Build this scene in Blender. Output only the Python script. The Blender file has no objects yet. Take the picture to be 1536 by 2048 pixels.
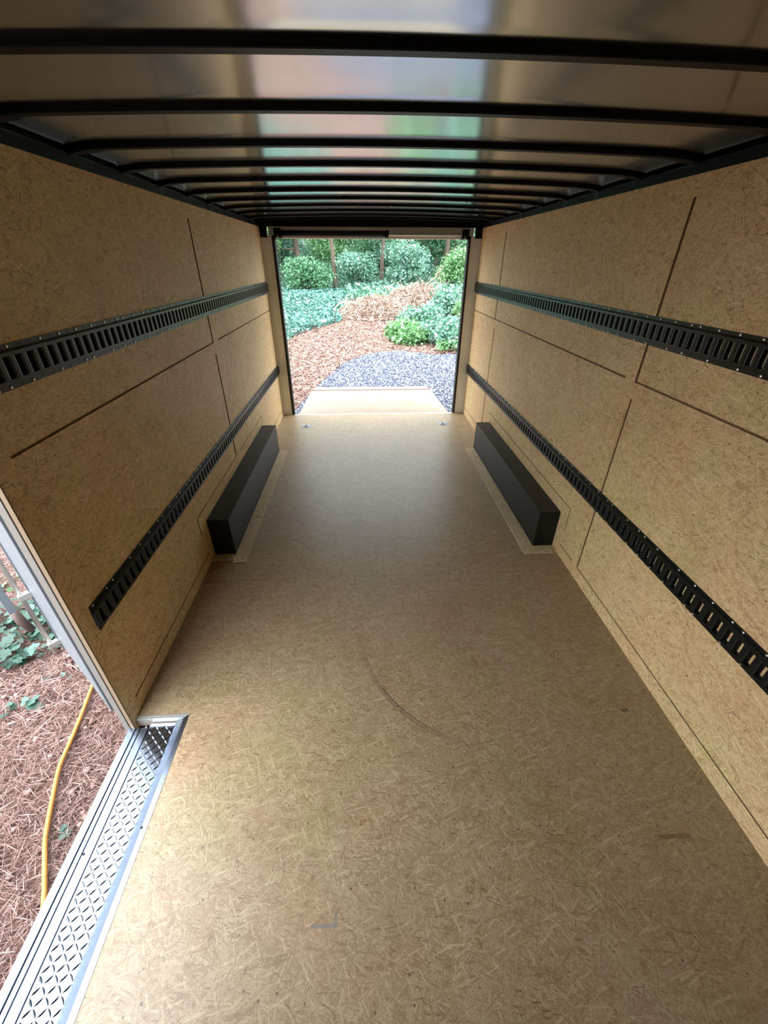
import bpy, bmesh, math, random
import numpy as np
from mathutils import Vector, Matrix

S = bpy.context.scene
COL = S.collection
PI = math.pi
rnd = random.Random(7)
rng = np.random.default_rng(11)

# ------------------------------------------------------------------ camera
F_PX, YAW, PITCH, ROLL = 816.05, .0526, -.555, .0039
CAM = Vector((-.143, 0, 1.7619))
fw = Vector((math.sin(YAW)*math.cos(PITCH), math.cos(YAW)*math.cos(PITCH), math.sin(PITCH)))
rt = Vector((math.cos(YAW), -math.sin(YAW), 0)); up = rt.cross(fw)
r2 = rt*math.cos(ROLL) + up*math.sin(ROLL); u2 = -rt*math.sin(ROLL) + up*math.cos(ROLL)
cd = bpy.data.cameras.new('camera'); cam = bpy.data.objects.new('camera', cd); COL.objects.link(cam)
cd.sensor_fit = 'HORIZONTAL'; cd.sensor_width = 36; cd.lens = F_PX/1536*36
cd.clip_start = .02; cd.clip_end = 300
m = Matrix((r2, u2, -fw)).transposed().to_4x4(); m.translation = CAM
cam.matrix_world = m
S.camera = cam

# ------------------------------------------------------------------ world, light, exposure
W = bpy.data.worlds.new('world'); S.world = W; W.use_nodes = True
nt = W.node_tree; nt.nodes.clear()
wo = nt.nodes.new('ShaderNodeOutputWorld'); bg = nt.nodes.new('ShaderNodeBackground')
tc = nt.nodes.new('ShaderNodeTexCoord'); sx = nt.nodes.new('ShaderNodeSeparateXYZ')
cr = nt.nodes.new('ShaderNodeValToRGB')
nt.links.new(tc.outputs['Generated'], sx.inputs[0]); nt.links.new(sx.outputs['Z'], cr.inputs[0])
# the woods behind the trailer (+y) leave less sky than the clearing beside it
mr = nt.nodes.new('ShaderNodeMapRange'); nt.links.new(sx.outputs['Y'], mr.inputs[0])
mr.inputs[1].default_value = -.2; mr.inputs[2].default_value = .8; mr.inputs[3].default_value = 4.6; mr.inputs[4].default_value = 1.7
nt.links.new(mr.outputs[0], bg.inputs[1])
nt.links.new(cr.outputs[0], bg.inputs[0]); nt.links.new(bg.outputs[0], wo.inputs[0])
el = cr.color_ramp.elements
el[0].position = 0; el[0].color = (.38, .42, .41, 1)
el[1].position = 1; el[1].color = (1.05, 1.1, 1.18, 1)
e = cr.color_ramp.elements.new(.45); e.color = (.70, .76, .80, 1)
bg.inputs[1].default_value = 4.2
S.view_settings.view_transform = 'Standard'; S.view_settings.look = 'None'
S.view_settings.exposure = 1.5; S.view_settings.gamma = 1
S.view_settings.use_curve_mapping = False

# ------------------------------------------------------------------ material helpers
class NT:
    def __init__(s, name):
        s.m = bpy.data.materials.new(name); s.m.use_nodes = True
        s.t = s.m.node_tree; s.b = s.t.nodes['Principled BSDF']
    def n(s, kind, **kw):
        nd = s.t.nodes.new(kind)
        for k, v in kw.items(): setattr(nd, k, v)
        return nd
    def l(s, a, b): s.t.links.new(a, b)
    def set(s, nd, **kw):
        for k, v in kw.items(): nd.inputs[k.replace('_', ' ')].default_value = v
        return nd
    def math(s, op, a, b=None, c=None, clamp=False):
        nd = s.n('ShaderNodeMath', operation=op, use_clamp=clamp)
        for i, v in enumerate((a, b, c)):
            if v is None: continue
            if isinstance(v, (int, float)): nd.inputs[i].default_value = v
            else: s.l(v, nd.inputs[i])
        return nd.outputs[0]
    def mix(s, fac, a, b, blend='MIX'):
        nd = s.n('ShaderNodeMix', data_type='RGBA', blend_type=blend)
        for i, v in ((0, fac), (6, a), (7, b)):
            if isinstance(v, (int, float)): nd.inputs[i].default_value = v
            elif isinstance(v, tuple): nd.inputs[i].default_value = (*v, 1)
            else: s.l(v, nd.inputs[i])
        return nd.outputs[2]
    def ramp(s, fac, stops, interp='LINEAR'):
        nd = s.n('ShaderNodeValToRGB'); nd.color_ramp.interpolation = interp
        els = nd.color_ramp.elements
        while len(els) < len(stops): els.new(.5)
        for q, (p, c) in zip(els, stops):
            q.position = p; q.color = (*c, 1) if len(c) == 3 else c
        s.l(fac, nd.inputs[0]); return nd.outputs[0]
    def noise(s, vec, scale, detail=2, rough=.5, out=0):
        nd = s.n('ShaderNodeTexNoise'); s.set(nd, Scale=scale, Detail=detail, Roughness=rough)
        if vec is not None: s.l(vec, nd.inputs['Vector'])
        return nd.outputs[out]
    def bump(s, h, strength=.2, dist=.002):
        nd = s.n('ShaderNodeBump'); s.set(nd, Strength=strength, Distance=dist)
        s.l(h, nd.inputs['Height']); s.l(nd.outputs[0], s.b.inputs['Normal'])

def simple(name, col, rough=.5, metal=0, spec=.5, bumps=None, vary=0):
    q = NT(name); q.set(q.b, Base_Color=(*col, 1), Roughness=rough, Metallic=metal)
    q.b.inputs['Specular IOR Level'].default_value = spec
    if vary or bumps:
        co = q.n('ShaderNodeTexCoord').outputs['Object']
        if vary:
            nz = q.noise(co, 9, 4)
            q.l(q.mix(nz, tuple(c*(1-vary) for c in col), tuple(min(1, c*(1+vary)) for c in col)), q.b.inputs['Base Color'])
        if bumps: q.bump(q.noise(co, bumps[0], 3), bumps[1], bumps[2])
    return q.m

def osb(name, plane, dark, mid, light, rough=.55, marks=False, bias=0., spec=.35):
    """Oriented strand board: overlapping flakes, each layer a rotated, stretched cell pattern."""
    q = NT(name)
    co = q.n('ShaderNodeTexCoord').outputs['Object']
    sp = q.n('ShaderNodeSeparateXYZ'); q.l(co, sp.inputs[0])
    a, b = {'xy': ('X', 'Y'), 'yz': ('Y', 'Z')}[plane]
    cb = q.n('ShaderNodeCombineXYZ'); q.l(sp.outputs[a], cb.inputs[0]); q.l(sp.outputs[b], cb.inputs[1])
    flat = cb.outputs[0]
    wob = q.noise(flat, 60, 3, .6, 1)
    wm = q.n('ShaderNodeVectorMath', operation='MULTIPLY_ADD'); q.l(wob, wm.inputs[0])
    wm.inputs[1].default_value = (.006, .006, 0); q.l(flat, wm.inputs[2])
    base = wm.outputs[0]
    best = shade = None
    layers = [(.1, 17, 190), (.75, 20, 230), (-.6, 16, 170), (1.35, 24, 240), (-1.15, 19, 260), (.38, 26, 280), (-.2, 13, 150)]
    for i, (ang, s1, s2) in enumerate(layers):
        mp = q.n('ShaderNodeMapping'); q.l(base, mp.inputs[0])
        mp.inputs['Location'].default_value = (i*3.7, i*1.9, 0)
        mp.inputs['Rotation'].default_value = (0, 0, ang)
        # rotate first, stretch second
        mp2 = q.n('ShaderNodeMapping'); q.l(mp.outputs[0], mp2.inputs[0]); mp2.inputs['Scale'].default_value = (s1, s2, 1)
        v = q.n('ShaderNodeTexVoronoi', voronoi_dimensions='2D'); v.inputs['Scale'].default_value = 1
        v.inputs['Randomness'].default_value = 1
        q.l(mp2.outputs[0], v.inputs['Vector'])
        sc = q.n('ShaderNodeSeparateColor'); q.l(v.outputs['Color'], sc.inputs[0])
        fib = q.n('ShaderNodeTexNoise'); q.set(fib, Scale=1., Detail=2.)
        mp3 = q.n('ShaderNodeMapping'); q.l(mp.outputs[0], mp3.inputs[0]); mp3.inputs['Scale'].default_value = (25, 700, 1)
        q.l(mp3.outputs[0], fib.inputs['Vector'])
        h = sc.outputs[0]; sh = q.math('MULTIPLY_ADD', fib.outputs[0], .5, q.math('MULTIPLY_ADD', sc.outputs[1], .62, -.06))
        if best is None: best, shade = h, sh
        else:
            g = q.math('GREATER_THAN', h, best)
            mx = q.n('ShaderNodeMix'); q.l(g, mx.inputs[0]); q.l(shade, mx.inputs[2]); q.l(sh, mx.inputs[3])
            shade = mx.outputs[0]; best = q.math('MAXIMUM', best, h)
    shade = q.math('ADD', shade, bias)
    c = q.ramp(shade, [(.05, dark), (.22, tuple(d*.45+m_*.55 for d, m_ in zip(dark, mid))), (.5, mid), (.8, tuple(l_*.5+m_*.5 for l_, m_ in zip(light, mid))), (1., light)])
    # thin dark and light splinters between the flakes
    clus = q.ramp(q.noise(flat, 7, 3, .6), [(.42, (.12,)*3), (.62, (1,)*3)])
    for i, (ang, s1, s2, chan, th, colr, st) in enumerate(((.45, 48, 300, 0, .972, (.16, .085, .04), .6), (-.8, 55, 330, 0, .975, (.18, .09, .04), .55), (.05, 40, 280, 1, .972, (.14, .08, .04), .6),
                                                            (-.35, 22, 200, 1, .978, tuple(min(1, v*1.1) for v in light), .45), (1.1, 26, 230, 2, .978, tuple(min(1, v*1.1) for v in light), .45))):
        mp = q.n('ShaderNodeMapping'); q.l(base, mp.inputs[0]); mp.inputs['Location'].default_value = (9+i*2.3, i*5.1, 0); mp.inputs['Rotation'].default_value = (0, 0, ang)
        mp2 = q.n('ShaderNodeMapping'); q.l(mp.outputs[0], mp2.inputs[0]); mp2.inputs['Scale'].default_value = (s1, s2, 1)
        v = q.n('ShaderNodeTexVoronoi', voronoi_dimensions='2D'); v.inputs['Scale'].default_value = 1; q.l(mp2.outputs[0], v.inputs['Vector'])
        sc = q.n('ShaderNodeSeparateColor'); q.l(v.outputs['Color'], sc.inputs[0])
        f = q.math('MULTIPLY', q.math('GREATER_THAN', sc.outputs[chan], th), st)
        c = q.mix(q.math('MULTIPLY', f, clus) if i < 3 else f, c, colr)
    big = q.noise(flat, 2.2, 4, .6)
    c = q.mix(.8, c, q.ramp(big, [(.3, (.84, .80, .74)), (.5, (.96, .95, .92)), (.7, (1, 1, 1))]), 'MULTIPLY')
    hue = q.noise(flat, 3.3, 2, .5, 1)
    c = q.mix(.5, c, q.ramp(hue, [(.38, (1, .90, .84)), (.5, (1, 1, 1)), (.62, (.92, 1, .82))]), 'MULTIPLY')
    med = q.noise(flat, 24, 4, .65)
    c = q.mix(1., c, q.ramp(med, [(.32, (.80, .75, .68)), (.45, (1, 1, 1))]), 'MULTIPLY')
    mpf = q.n('ShaderNodeMapping'); q.l(base, mpf.inputs[0]); mpf.inputs['Scale'].default_value = (1, 2.6, 1)
    fine = q.noise(mpf.outputs[0], 150, 4, .7)
    c = q.mix(.8, c, q.ramp(fine, [(.36, (.62, .55, .46)), (.5, (1, 1, 1)), (.66, (1, 1, 1)), (.75, (1.15, 1.15, 1.15))]), 'MULTIPLY')
    # little dark knots and bark flecks
    v = q.n('ShaderNodeTexVoronoi', voronoi_dimensions='2D'); q.set(v, Scale=26.); q.l(base, v.inputs['Vector'])
    sc = q.n('ShaderNodeSeparateColor'); q.l(v.outputs['Color'], sc.inputs[0])
    rad = q.math('MULTIPLY', q.math('SUBTRACT', sc.outputs[2], .75, None, True), .42)
    spot = q.math('LESS_THAN', v.outputs['Distance'], rad)
    c = q.mix(q.math('MULTIPLY', spot, .8), c, (.09, .05, .03))
    if marks:
        X, Y = sp.outputs['X'], sp.outputs['Y']
        # tyre scuff: arc through (-.2,1.6), (-.04,1.22), (.24,.95)
        cx_, cy_, rr = .47, 1.56, .645
        dx = q.math('SUBTRACT', X, cx_); dy = q.math('SUBTRACT', Y, cy_)
        d = q.math('SQRT', q.math('ADD', q.math('MULTIPLY', dx, dx), q.math('MULTIPLY', dy, dy)))
        for off, wd, st in ((0, .0055, .95), (.013, .012, .5)):
            dd = q.math('ABSOLUTE', q.math('SUBTRACT', d, rr+off))
            ln = q.math('SUBTRACT', 1, q.math('DIVIDE', dd, wd), None, True)
            ang = q.math('ARCTAN2', dy, dx)
            win = q.math('MULTIPLY', q.math('LESS_THAN', ang, -1.75), q.math('GREATER_THAN', ang, -3.12))
            brk = q.ramp(q.noise(flat, 14, 3), [(.3, (.35,)*3), (.5, (1,)*3)])
            fade = q.math('MULTIPLY', q.math('MULTIPLY', q.math('ADD', ang, 3.15), 1.6, None, True), q.math('MULTIPLY', q.math('SUBTRACT', -1.75, ang), 1.5, None, True))
            ln = q.math('MULTIPLY', ln, fade)
            f = q.math('MULTIPLY', q.math('MULTIPLY', ln, win), st); f = q.math('MULTIPLY', f, brk)
            c = q.mix(f, c, (.05, .036, .025))
        # smaller streaky dirt
        mp = q.n('ShaderNodeMapping'); q.l(base, mp.inputs[0]); mp.inputs['Scale'].default_value = (3.2, 26, 1)
        st = q.ramp(q.noise(mp.outputs[0], 1.6, 3, .6), [(.68, (0,)*3), (.76, (1,)*3)])
        c = q.mix(q.math('MULTIPLY', st, .5), c, (.10, .065, .04))
        # grey L-shaped tape ghost near the door, rectangle rub mark on the right
        def rect(x0, x1, y0, y1):
            a_ = q.math('MULTIPLY', q.math('GREATER_THAN', X, x0), q.math('LESS_THAN', X, x1))
            b_ = q.math('MULTIPLY', q.math('GREATER_THAN', Y, y0), q.math('LESS_THAN', Y, y1))
            return q.math('MULTIPLY', a_, b_)
        for r_, st_, colr in ((rect(-.345, -.262, .403, .413), .7, (.17, .155, .15)), (rect(-.272, -.262, .403, .437), .7, (.17, .155, .15)),
                         (rect(.88, 1.0, .572, .586), .6, (.10, .06, .03)), (rect(1.01, 1.045, 1.05, 1.066), .7, (.06, .04, .025)), (rect(-.02, .035, .752, .760), .5, (.10, .08, .05)),
                         (rect(-.10, -.09, .2, .62), .15, (.16, .12, .08)), (rect(-1.2, -.78, 2.042, 2.048), .75, (.07, .04, .02)), (rect(-.78, 1.2, 2.043, 2.047), .4, (.09, .055, .03)),
                         (rect(-.95, 1.2, .822, .825), .3, (.16, .10, .05))):
            c = q.mix(q.math('MULTIPLY', r_, st_), c, colr)
    q.l(c, q.b.inputs['Base Color'])
    q.set(q.b, Roughness=rough); q.b.inputs['Specular IOR Level'].default_value = spec
    q.bump(shade, .12, .0012)
    return q.m

def leafmat(name, cols, rough=.5, trans=.25):
    q = NT(name)
    g = q.n('ShaderNodeNewGeometry')
    k = len(cols)
    c = q.ramp(g.outputs['Random Per Island'], [(i/max(1, k-1), cc) for i, cc in enumerate(cols)])
    q.l(c, q.b.inputs['Base Color']); q.set(q.b, Roughness=rough)
    q.b.inputs['Specular IOR Level'].default_value = .5
    if trans:
        tr = q.n('ShaderNodeBsdfTranslucent'); q.l(c, tr.inputs[0])
        mx = q.n('ShaderNodeMixShader'); mx.inputs[0].default_value = trans
        q.l(q.b.outputs[0], mx.inputs[1]); q.l(tr.outputs[0], mx.inputs[2])
        q.l(mx.outputs[0], q.t.nodes['Material Output'].inputs[0])
    return q.m

M = {}
WD, WM, WL = (.40, .23, .10), (.74, .525, .285), (.90, .71, .45)
M['osb_wall'] = osb('osb_wall', 'yz', WD, WM, WL, .55)
M['osb_floor'] = osb('osb_floor', 'xy', (.20, .12, .06), (.325, .235, .14), (.47, .365, .24), .38, True, spec=.62)
M['osb_plate'] = osb('osb_plate', 'xy', (.32, .21, .12), (.54, .42, .26), (.72, .60, .43), .45)
M['osb_ramp'] = osb('osb_ramp', 'xy', (.15, .115, .085), (.225, .18, .138), (.29, .245, .19), .6)
M['groove'] = simple('groove_brown', (.22, .125, .06), .9)
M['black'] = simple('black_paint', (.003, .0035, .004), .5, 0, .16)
M['black_gloss'] = simple('black_powder_coat', (.005, .0065, .007), .32, 0, .42)
M['box_black'] = simple('wheel_box_black', (.004, .005, .0052), .40, 0, .34, (120, .05, .001))
M['rubber'] = simple('black_rubber', (.01, .01, .01), .7)
M['hole'] = simple('dark_hole', (.003, .003, .003), .9)
M['screw'] = simple('zinc_screw', (.72, .70, .66), .3, 1)
M['galv'] = simple('galvanised_steel', (.62, .62, .58), .38, .8, vary=.08)
M['jamb'] = simple('pale_jamb_metal', (.86, .86, .80), .45, .1, vary=.05)
M['alu'] = simple('aluminium', (.22, .26, .33), .3, 1, vary=.05)
M['tread'] = simple('tread_plate', (.25, .29, .36), .2, 1, bumps=(38, .25, .002))
M['grey_strip'] = simple('grey_door_edge', (.19, .215, .24), .45, .3)
M['trim_tan'] = simple('tan_edging', (.26, .19, .125), .5, .1)
M['trim_grey'] = simple('taupe_edging', (.30, .285, .265), .35, .4)
M['header'] = simple('cream_header', (.95, .90, .80), .5)  # lightened so the colour stands in for the slit of daylight above the tube
M['grip'] = simple('brown_grip', (.09, .055, .045), .5)
M['hose'] = simple('yellow_hose', (.46, .21, .045), .45)
M['hose_band'] = simple('hose_wear', (.28, .15, .05), .6)

q = NT('roof_skin')
co = q.n('ShaderNodeTexCoord').outputs['Object']
mp = q.n('ShaderNodeMapping'); q.l(co, mp.inputs[0]); mp.inputs['Scale'].default_value = (1.2, 3.5, 1)
nz = q.noise(mp.outputs[0], 1.6, 3)
q.l(q.mix(nz, (.38, .405, .415), (.47, .495, .505)), q.b.inputs['Base Color'])
q.set(q.b, Roughness=.15, Metallic=1.)
q.bump(q.noise(mp.outputs[0], 2.2, 3), .06, .004)
M['roof'] = q.m

def ground_mat(name, c0, c1, c2, scale):
    q = NT(name); co = q.n('ShaderNodeTexCoord').outputs['Object']
    mp = q.n('ShaderNodeMapping'); q.l(co, mp.inputs[0]); mp.inputs['Rotation'].default_value = (0, 0, .6); mp.inputs['Scale'].default_value = (1, 4, 1)
    nz = q.noise(mp.outputs[0], scale, 6, .7)
    big = q.noise(co, .9, 3)
    c = q.ramp(nz, [(.3, c0), (.5, c1), (.7, c2)])
    c = q.mix(.6, c, q.ramp(big, [(.35, (.65, .6, .58)), (.6, (1, 1, 1))]), 'MULTIPLY')
    if name == 'straw_ground':      # leaf litter and moss under the forest
        sp = q.n('ShaderNodeSeparateXYZ'); q.l(co, sp.inputs[0])
        f = q.math('MULTIPLY', q.math('SUBTRACT', sp.outputs['Y'], 18.5), .5, None, True)
        c = q.mix(f, c, q.ramp(nz, [(.3, (.012, .03, .015)), (.5, (.03, .08, .04)), (.7, (.08, .17, .09))]))
    q.l(c, q.b.inputs['Base Color']); q.set(q.b, Roughness=.95); q.b.inputs['Specular IOR Level'].default_value = .1
    q.bump(nz, .6, .03)
    return q.m
M['straw_ground'] = ground_mat('straw_ground', (0.043, 0.024, 0.020), (0.145, 0.081, 0.068), (0.272, 0.170, 0.145), 26)
M['gravel_ground'] = ground_mat('gravel_ground', (0.034, 0.038, 0.051), (0.076, 0.085, 0.111), (0.145, 0.162, 0.196), 45)
M['needle'] = leafmat('pine_needle', [(0.102, 0.053, 0.044), (0.230, 0.128, 0.106), (0.323, 0.204, 0.170), (0.170, 0.085, 0.072), (0.391, 0.281, 0.246)], .75, 0)
M['needle_far'] = leafmat('pine_straw_far', [(0.128, 0.064, 0.047), (0.221, 0.128, 0.093), (0.306, 0.200, 0.153), (0.170, 0.093, 0.068), (0.357, 0.264, 0.212)], .8, 0)
M['stone'] = leafmat('gravel_stone', [(0.025, 0.030, 0.047), (0.085, 0.089, 0.123), (0.145, 0.157, 0.204), (0.051, 0.060, 0.085), (0.264, 0.281, 0.323)], .7, 0)
M['ivy'] = leafmat('ivy_leaf', [(0.017, 0.068, 0.047), (0.051, 0.170, 0.128), (0.119, 0.289, 0.238), (0.034, 0.111, 0.076), (0.272, 0.459, 0.408)], .35)
M['ivy_near'] = leafmat('ivy_leaf_near', [(.014, .05, .03), (.03, .085, .055), (.065, .14, .11), (.02, .06, .04)], .35)
M['leaf_bright'] = leafmat('bright_leaf', [(0.034, 0.119, 0.034), (0.093, 0.246, 0.076), (0.187, 0.374, 0.153), (0.060, 0.170, 0.051), (0.357, 0.527, 0.306)], .4)
M['leaf_mint'] = leafmat('mint_leaf', [(0.034, 0.119, 0.068), (0.093, 0.246, 0.162), (0.196, 0.374, 0.272), (0.060, 0.170, 0.102), (0.425, 0.578, 0.493)], .4)
M['leaf_dark'] = leafmat('forest_leaf', [(0.021, 0.085, 0.034), (0.060, 0.187, 0.076), (0.119, 0.306, 0.145), (0.034, 0.119, 0.051), (0.289, 0.476, 0.306)], .45)
M['bark'] = simple('bark', (.10, .075, .055), .95, bumps=(30, .8, .03), vary=.4)
M['stick'] = simple('dry_stick', (.40, .28, .21), .9, vary=.3)
M['debris'] = leafmat('dry_debris', [(.17, .10, .075), (.30, .20, .15), (.42, .32, .25), (.12, .07, .05), (.54, .45, .37)], .85, .1)

# ------------------------------------------------------------------ object helpers
def mesh_obj(name, verts, faces, mats, parent=None, mi=None, smooth=False):
    me = bpy.data.meshes.new(name); me.from_pydata([tuple(v) for v in verts], [], [tuple(f) for f in faces])
    for mm in (mats if isinstance(mats, (list, tuple)) else [mats]): me.materials.append(M[mm] if isinstance(mm, str) else mm)
    if mi is not None: me.polygons.foreach_set('material_index', mi)
    if smooth: me.polygons.foreach_set('use_smooth', [True]*len(me.polygons))
    me.update()
    o = bpy.data.objects.new(name, me); COL.objects.link(o)
    if parent: o.parent = parent
    return o

class MB:
    def __init__(s): s.v = []; s.f = []; s.m = []
    def add(s, vs, fs, mi=0):
        k = len(s.v); s.v += [tuple(v) for v in vs]; s.f += [tuple(i+k for i in f) for f in fs]; s.m += [mi]*len(fs)
    def box(s, x0, x1, y0, y1, z0, z1, mi=0):
        vs = [(x, y, z) for z in (z0, z1) for y in (y0, y1) for x in (x0, x1)]
        s.add(vs, [(0, 2, 3, 1), (4, 5, 7, 6), (0, 1, 5, 4), (2, 6, 7, 3), (0, 4, 6, 2), (1, 3, 7, 5)], mi)
    def quad(s, a, b, c, d, mi=0): s.add([a, b, c, d], [(0, 1, 2, 3)], mi)
    def tube(s, pts, rad, n=8, mi=0, cap=True):
        pts = [Vector(p) for p in pts]; k = len(pts)
        rads = rad if isinstance(rad, (list, tuple)) else [rad]*k
        rings = []; prev = None
        for i, p in enumerate(pts):
            t = (pts[min(i+1, k-1)] - pts[max(i-1, 0)]).normalized()
            if prev is None:
                prev = t.orthogonal().normalized()
            prev = (prev - t*prev.dot(t)).normalized(); b = t.cross(prev)
            rings.append([p + (prev*math.cos(2*PI*j/n) + b*math.sin(2*PI*j/n))*rads[i] for j in range(n)])
        vs = [v for r in rings for v in r]
        fs = [(i*n+j, i*n+(j+1) % n, (i+1)*n+(j+1) % n, (i+1)*n+j) for i in range(k-1) for j in range(n)]
        if cap: fs += [tuple(range(n))[::-1], tuple(range((k-1)*n, k*n))]
        s.add(vs, fs, mi)
    def build(s, name, mats, parent=None, smooth=False, bevel=0):
        o = mesh_obj(name, s.v, s.f, mats, parent, s.m, smooth)
        if bevel:
            b = o.modifiers.new('bevel', 'BEVEL'); b.width = bevel; b.segments = 2; b.limit_method = 'ANGLE'
        return o

def tag(o, label=None, cat=None, group=None, kind=None):
    if label: o['label'] = label
    if cat: o['category'] = cat
    if group: o['group'] = group
    if kind: o['kind'] = kind
    return o
def thing(name, label, cat, loc=(0, 0, 0), rz=0, group=None):
    o = bpy.data.objects.new(name, None); COL.objects.link(o); o.empty_display_size = .1
    o.location = loc; o.rotation_euler = (0, 0, rz)
    return tag(o, label, cat, group)
def struct(o, label, cat): return tag(o, label, cat, None, 'structure')

# ------------------------------------------------------------------ trailer shell
Y0, Y1, YF, H, HW = -1.6, 5.40, 5.335, 2.05, 1.2
DY0, DY1, DH = -.10, 1.10, 1.93           # side door opening in the left wall

def relief_wall(mb, sgn, y0, y1, z0, z1, cells):
    """Board face at x = sgn*HW with recessed grooves / slightly raised strips. cells: (y0,y1,z0,z1,depth,mat)"""
    ys = sorted({y0, y1, *[min(max(c[i], y0), y1) for c in cells for i in (0, 1)]})
    zs = sorted({z0, z1, *[min(max(c[i], z0), z1) for c in cells for i in (2, 3)]})
    ny, nz_ = len(ys)-1, len(zs)-1
    D = [[(0., 0)]*nz_ for _ in range(ny)]
    for i in range(ny):
        for j in range(nz_):
            yc, zc = (ys[i]+ys[i+1])/2, (zs[j]+zs[j+1])/2
            for c in cells:
                if c[0] < yc < c[1] and c[2] < zc < c[3]: D[i][j] = (c[4], c[5])
    X = lambda d: sgn*(HW + d)
    for i in range(ny):
        for j in range(nz_):
            d, mi = D[i][j]; x = X(d)
            mb.quad((x, ys[i], zs[j]), (x, ys[i+1], zs[j]), (x, ys[i+1], zs[j+1]), (x, ys[i], zs[j+1]), mi)
            if i+1 < ny and D[i+1][j][0] != d:
                x2 = X(D[i+1][j][0]); mm = max(mi, D[i+1][j][1])
                mb.quad((x, ys[i+1], zs[j]), (x2, ys[i+1], zs[j]), (x2, ys[i+1], zs[j+1]), (x, ys[i+1], zs[j+1]), mm)
            if j+1 < nz_ and D[i][j+1][0] != d:
                x2 = X(D[i][j+1][0]); mm = max(mi, D[i][j+1][1])
                mb.quad((x, ys[i], zs[j+1]), (x, ys[i+1], zs[j+1]), (x2, ys[i+1], zs[j+1]), (x2, ys[i], zs[j+1]), mm)

G = .006; g = .005
TOPST = 1.977
right_cells = [
    (Y0, Y1, TOPST, H, -.004, 0),                                   # top strip, a touch proud
    (1.984, 2.067, .095, TOPST, -.003, 0), (4.448, 4.53, .095, TOPST, -.0015, 0),
    (Y0, Y1, 1.17, 1.25, -.0005, 0),
    (1.970, 1.984, 1.254, TOPST, G, 1), (1.962, 1.976, .095, 1.17, G, 1),
    (4.434, 4.450, 1.254, TOPST, G, 1), (4.408, 4.424, .09, 1.17, G, 1),
    (Y0, 1.984, 1.248, 1.257, G, 1), (2.067, Y1-.03, 1.248, 1.257, G, 1),
    (Y0, 1.976, .083, .090, G, 1), (2.046, 2.227, .078, .085, G, 1), (4.2, Y1-.03, .083, .090, G, 1),
    (Y1-.036, Y1-.028, 1.25, 1.95, G, 1), (Y1-.036, Y1-.028, .09, 1.2, G, 1),
    (2.218, 4.20, .368, .3735, G, 1), (2.218, 2.226, .20, .3735, G, 1)]
left_cells = [
    (DY1, DY1+.075, 0, H, -.003, 0),
    (3.166, 3.27, .38, 1.973, -.0015, 0),
    (3.150, 3.168, 1.254, 1.973, G, 1), (3.157, 3.175, .382, 1.175, G, 1),
    (DY1+.075, 3.166, 1.248, 1.257, G, 1), (3.283, Y1-.03, 1.248, 1.257, G, 1),
    (DY1+.075, 2.24, .075, .083, G, 1), (4.25, Y1-.03, .080, .087, G, 1),
    (2.205, 3.17, .368, .375, G, 1), (3.285, 4.186, .368, .3735, G, 1), (2.203, 2.213, .25, .375, G, 1), (4.178, 4.186, .29, .372, G, 1),
    (Y1-.036, Y1-.028, 1.25, 1.95, G, 1), (Y1-.036, Y1-.028, .09, 1.2, G, 1)]
mb = MB(); relief_wall(mb, 1, Y0, Y1, -.06, H, right_cells)
mb.box(HW+.012, HW+.06, Y0, Y1, -.16, H+.12, 2)
struct(mb.build('wall_right', ['osb_wall', 'groove', 'black']), 'right strand board wall with brown panel seams', 'wall')
mb = MB(); relief_wall(mb, -1, DY1, Y1, -.06, H, left_cells)
mb.box(-HW-.035, -HW-.008, DY1+.001, Y1, -.16, H+.12, 2)
relief_wall(mb, -1, Y0, DY0, -.06, H, [(DY0-.4, DY0-.392, .1, 1.95, G, 1)])
mb.box(-HW-.035, -HW-.008, Y0, DY0-.001, -.16, H+.12, 2)
relief_wall(mb, -1, DY0, DY1, DH, H, [])
mb.box(-HW-.035, -HW-.008, DY0, DY1, DH+.001, H+.12, 2)
struct(mb.build('wall_left', ['osb_wall', 'groove', 'black']), 'left strand board wall ending at the side doorway', 'wall')
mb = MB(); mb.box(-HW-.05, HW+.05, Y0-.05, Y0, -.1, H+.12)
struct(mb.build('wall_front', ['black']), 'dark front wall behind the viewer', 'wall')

SX = -.965   # inner edge of the side step
mb = MB()
mb.box(SX, HW+.01, Y0, YF, -.05, 0); mb.box(-HW-.01, SX, 1.13, YF, -.05, 0); mb.box(-HW-.01, SX, Y0, -.13, -.05, 0)
struct(mb.build('floor', ['osb_floor']), 'worn strand board trailer floor', 'floor')

# roof skin: arched sheet that sags a little between the bows
BOWS = [b + .024 for b in (.385, .792, 1.198, 1.600, 2.022, 2.405, 2.803, 3.21, 3.615, 4.05, 4.47, 4.90, 5.26)]
def roofz(x): return 2.118 - .021*(x/1.15)**2
BC = [b-.024 for b in BOWS]
nx, ny = 40, 560
vs, fs = [], []
for j in range(ny+1):
    y = Y0 + (Y1+.05-Y0)*j/ny
    for i in range(nx+1):
        x = -HW-.04 + (2*HW+.08)*i/nx
        kb = int(np.searchsorted(BC, y)); d0 = y-BC[kb-1] if kb > 0 else .3; d1 = BC[kb]-y if kb < len(BC) else .3
        ss = lambda t: (lambda u: u*u*(3-2*u))(max(0., min(1., t)))
        sag = .0022*ss((d0-.035)/.03)*ss((d1-.02)/.07) + .0035*max(0, math.sin(2.6*x+1.3*kb))*math.exp(-(d1/.05)**2)*(kb % 3 == 1)
        z = roofz(x) + .0142 + sag
        if abs(x) > 1.08: z -= .02*((abs(x)-1.08)/.145)**2
        vs.append((x, y, z))
for j in range(ny):
    for i in range(nx):
        a = j*(nx+1)+i; fs.append((a, a+1, a+nx+2, a+nx+1))
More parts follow.
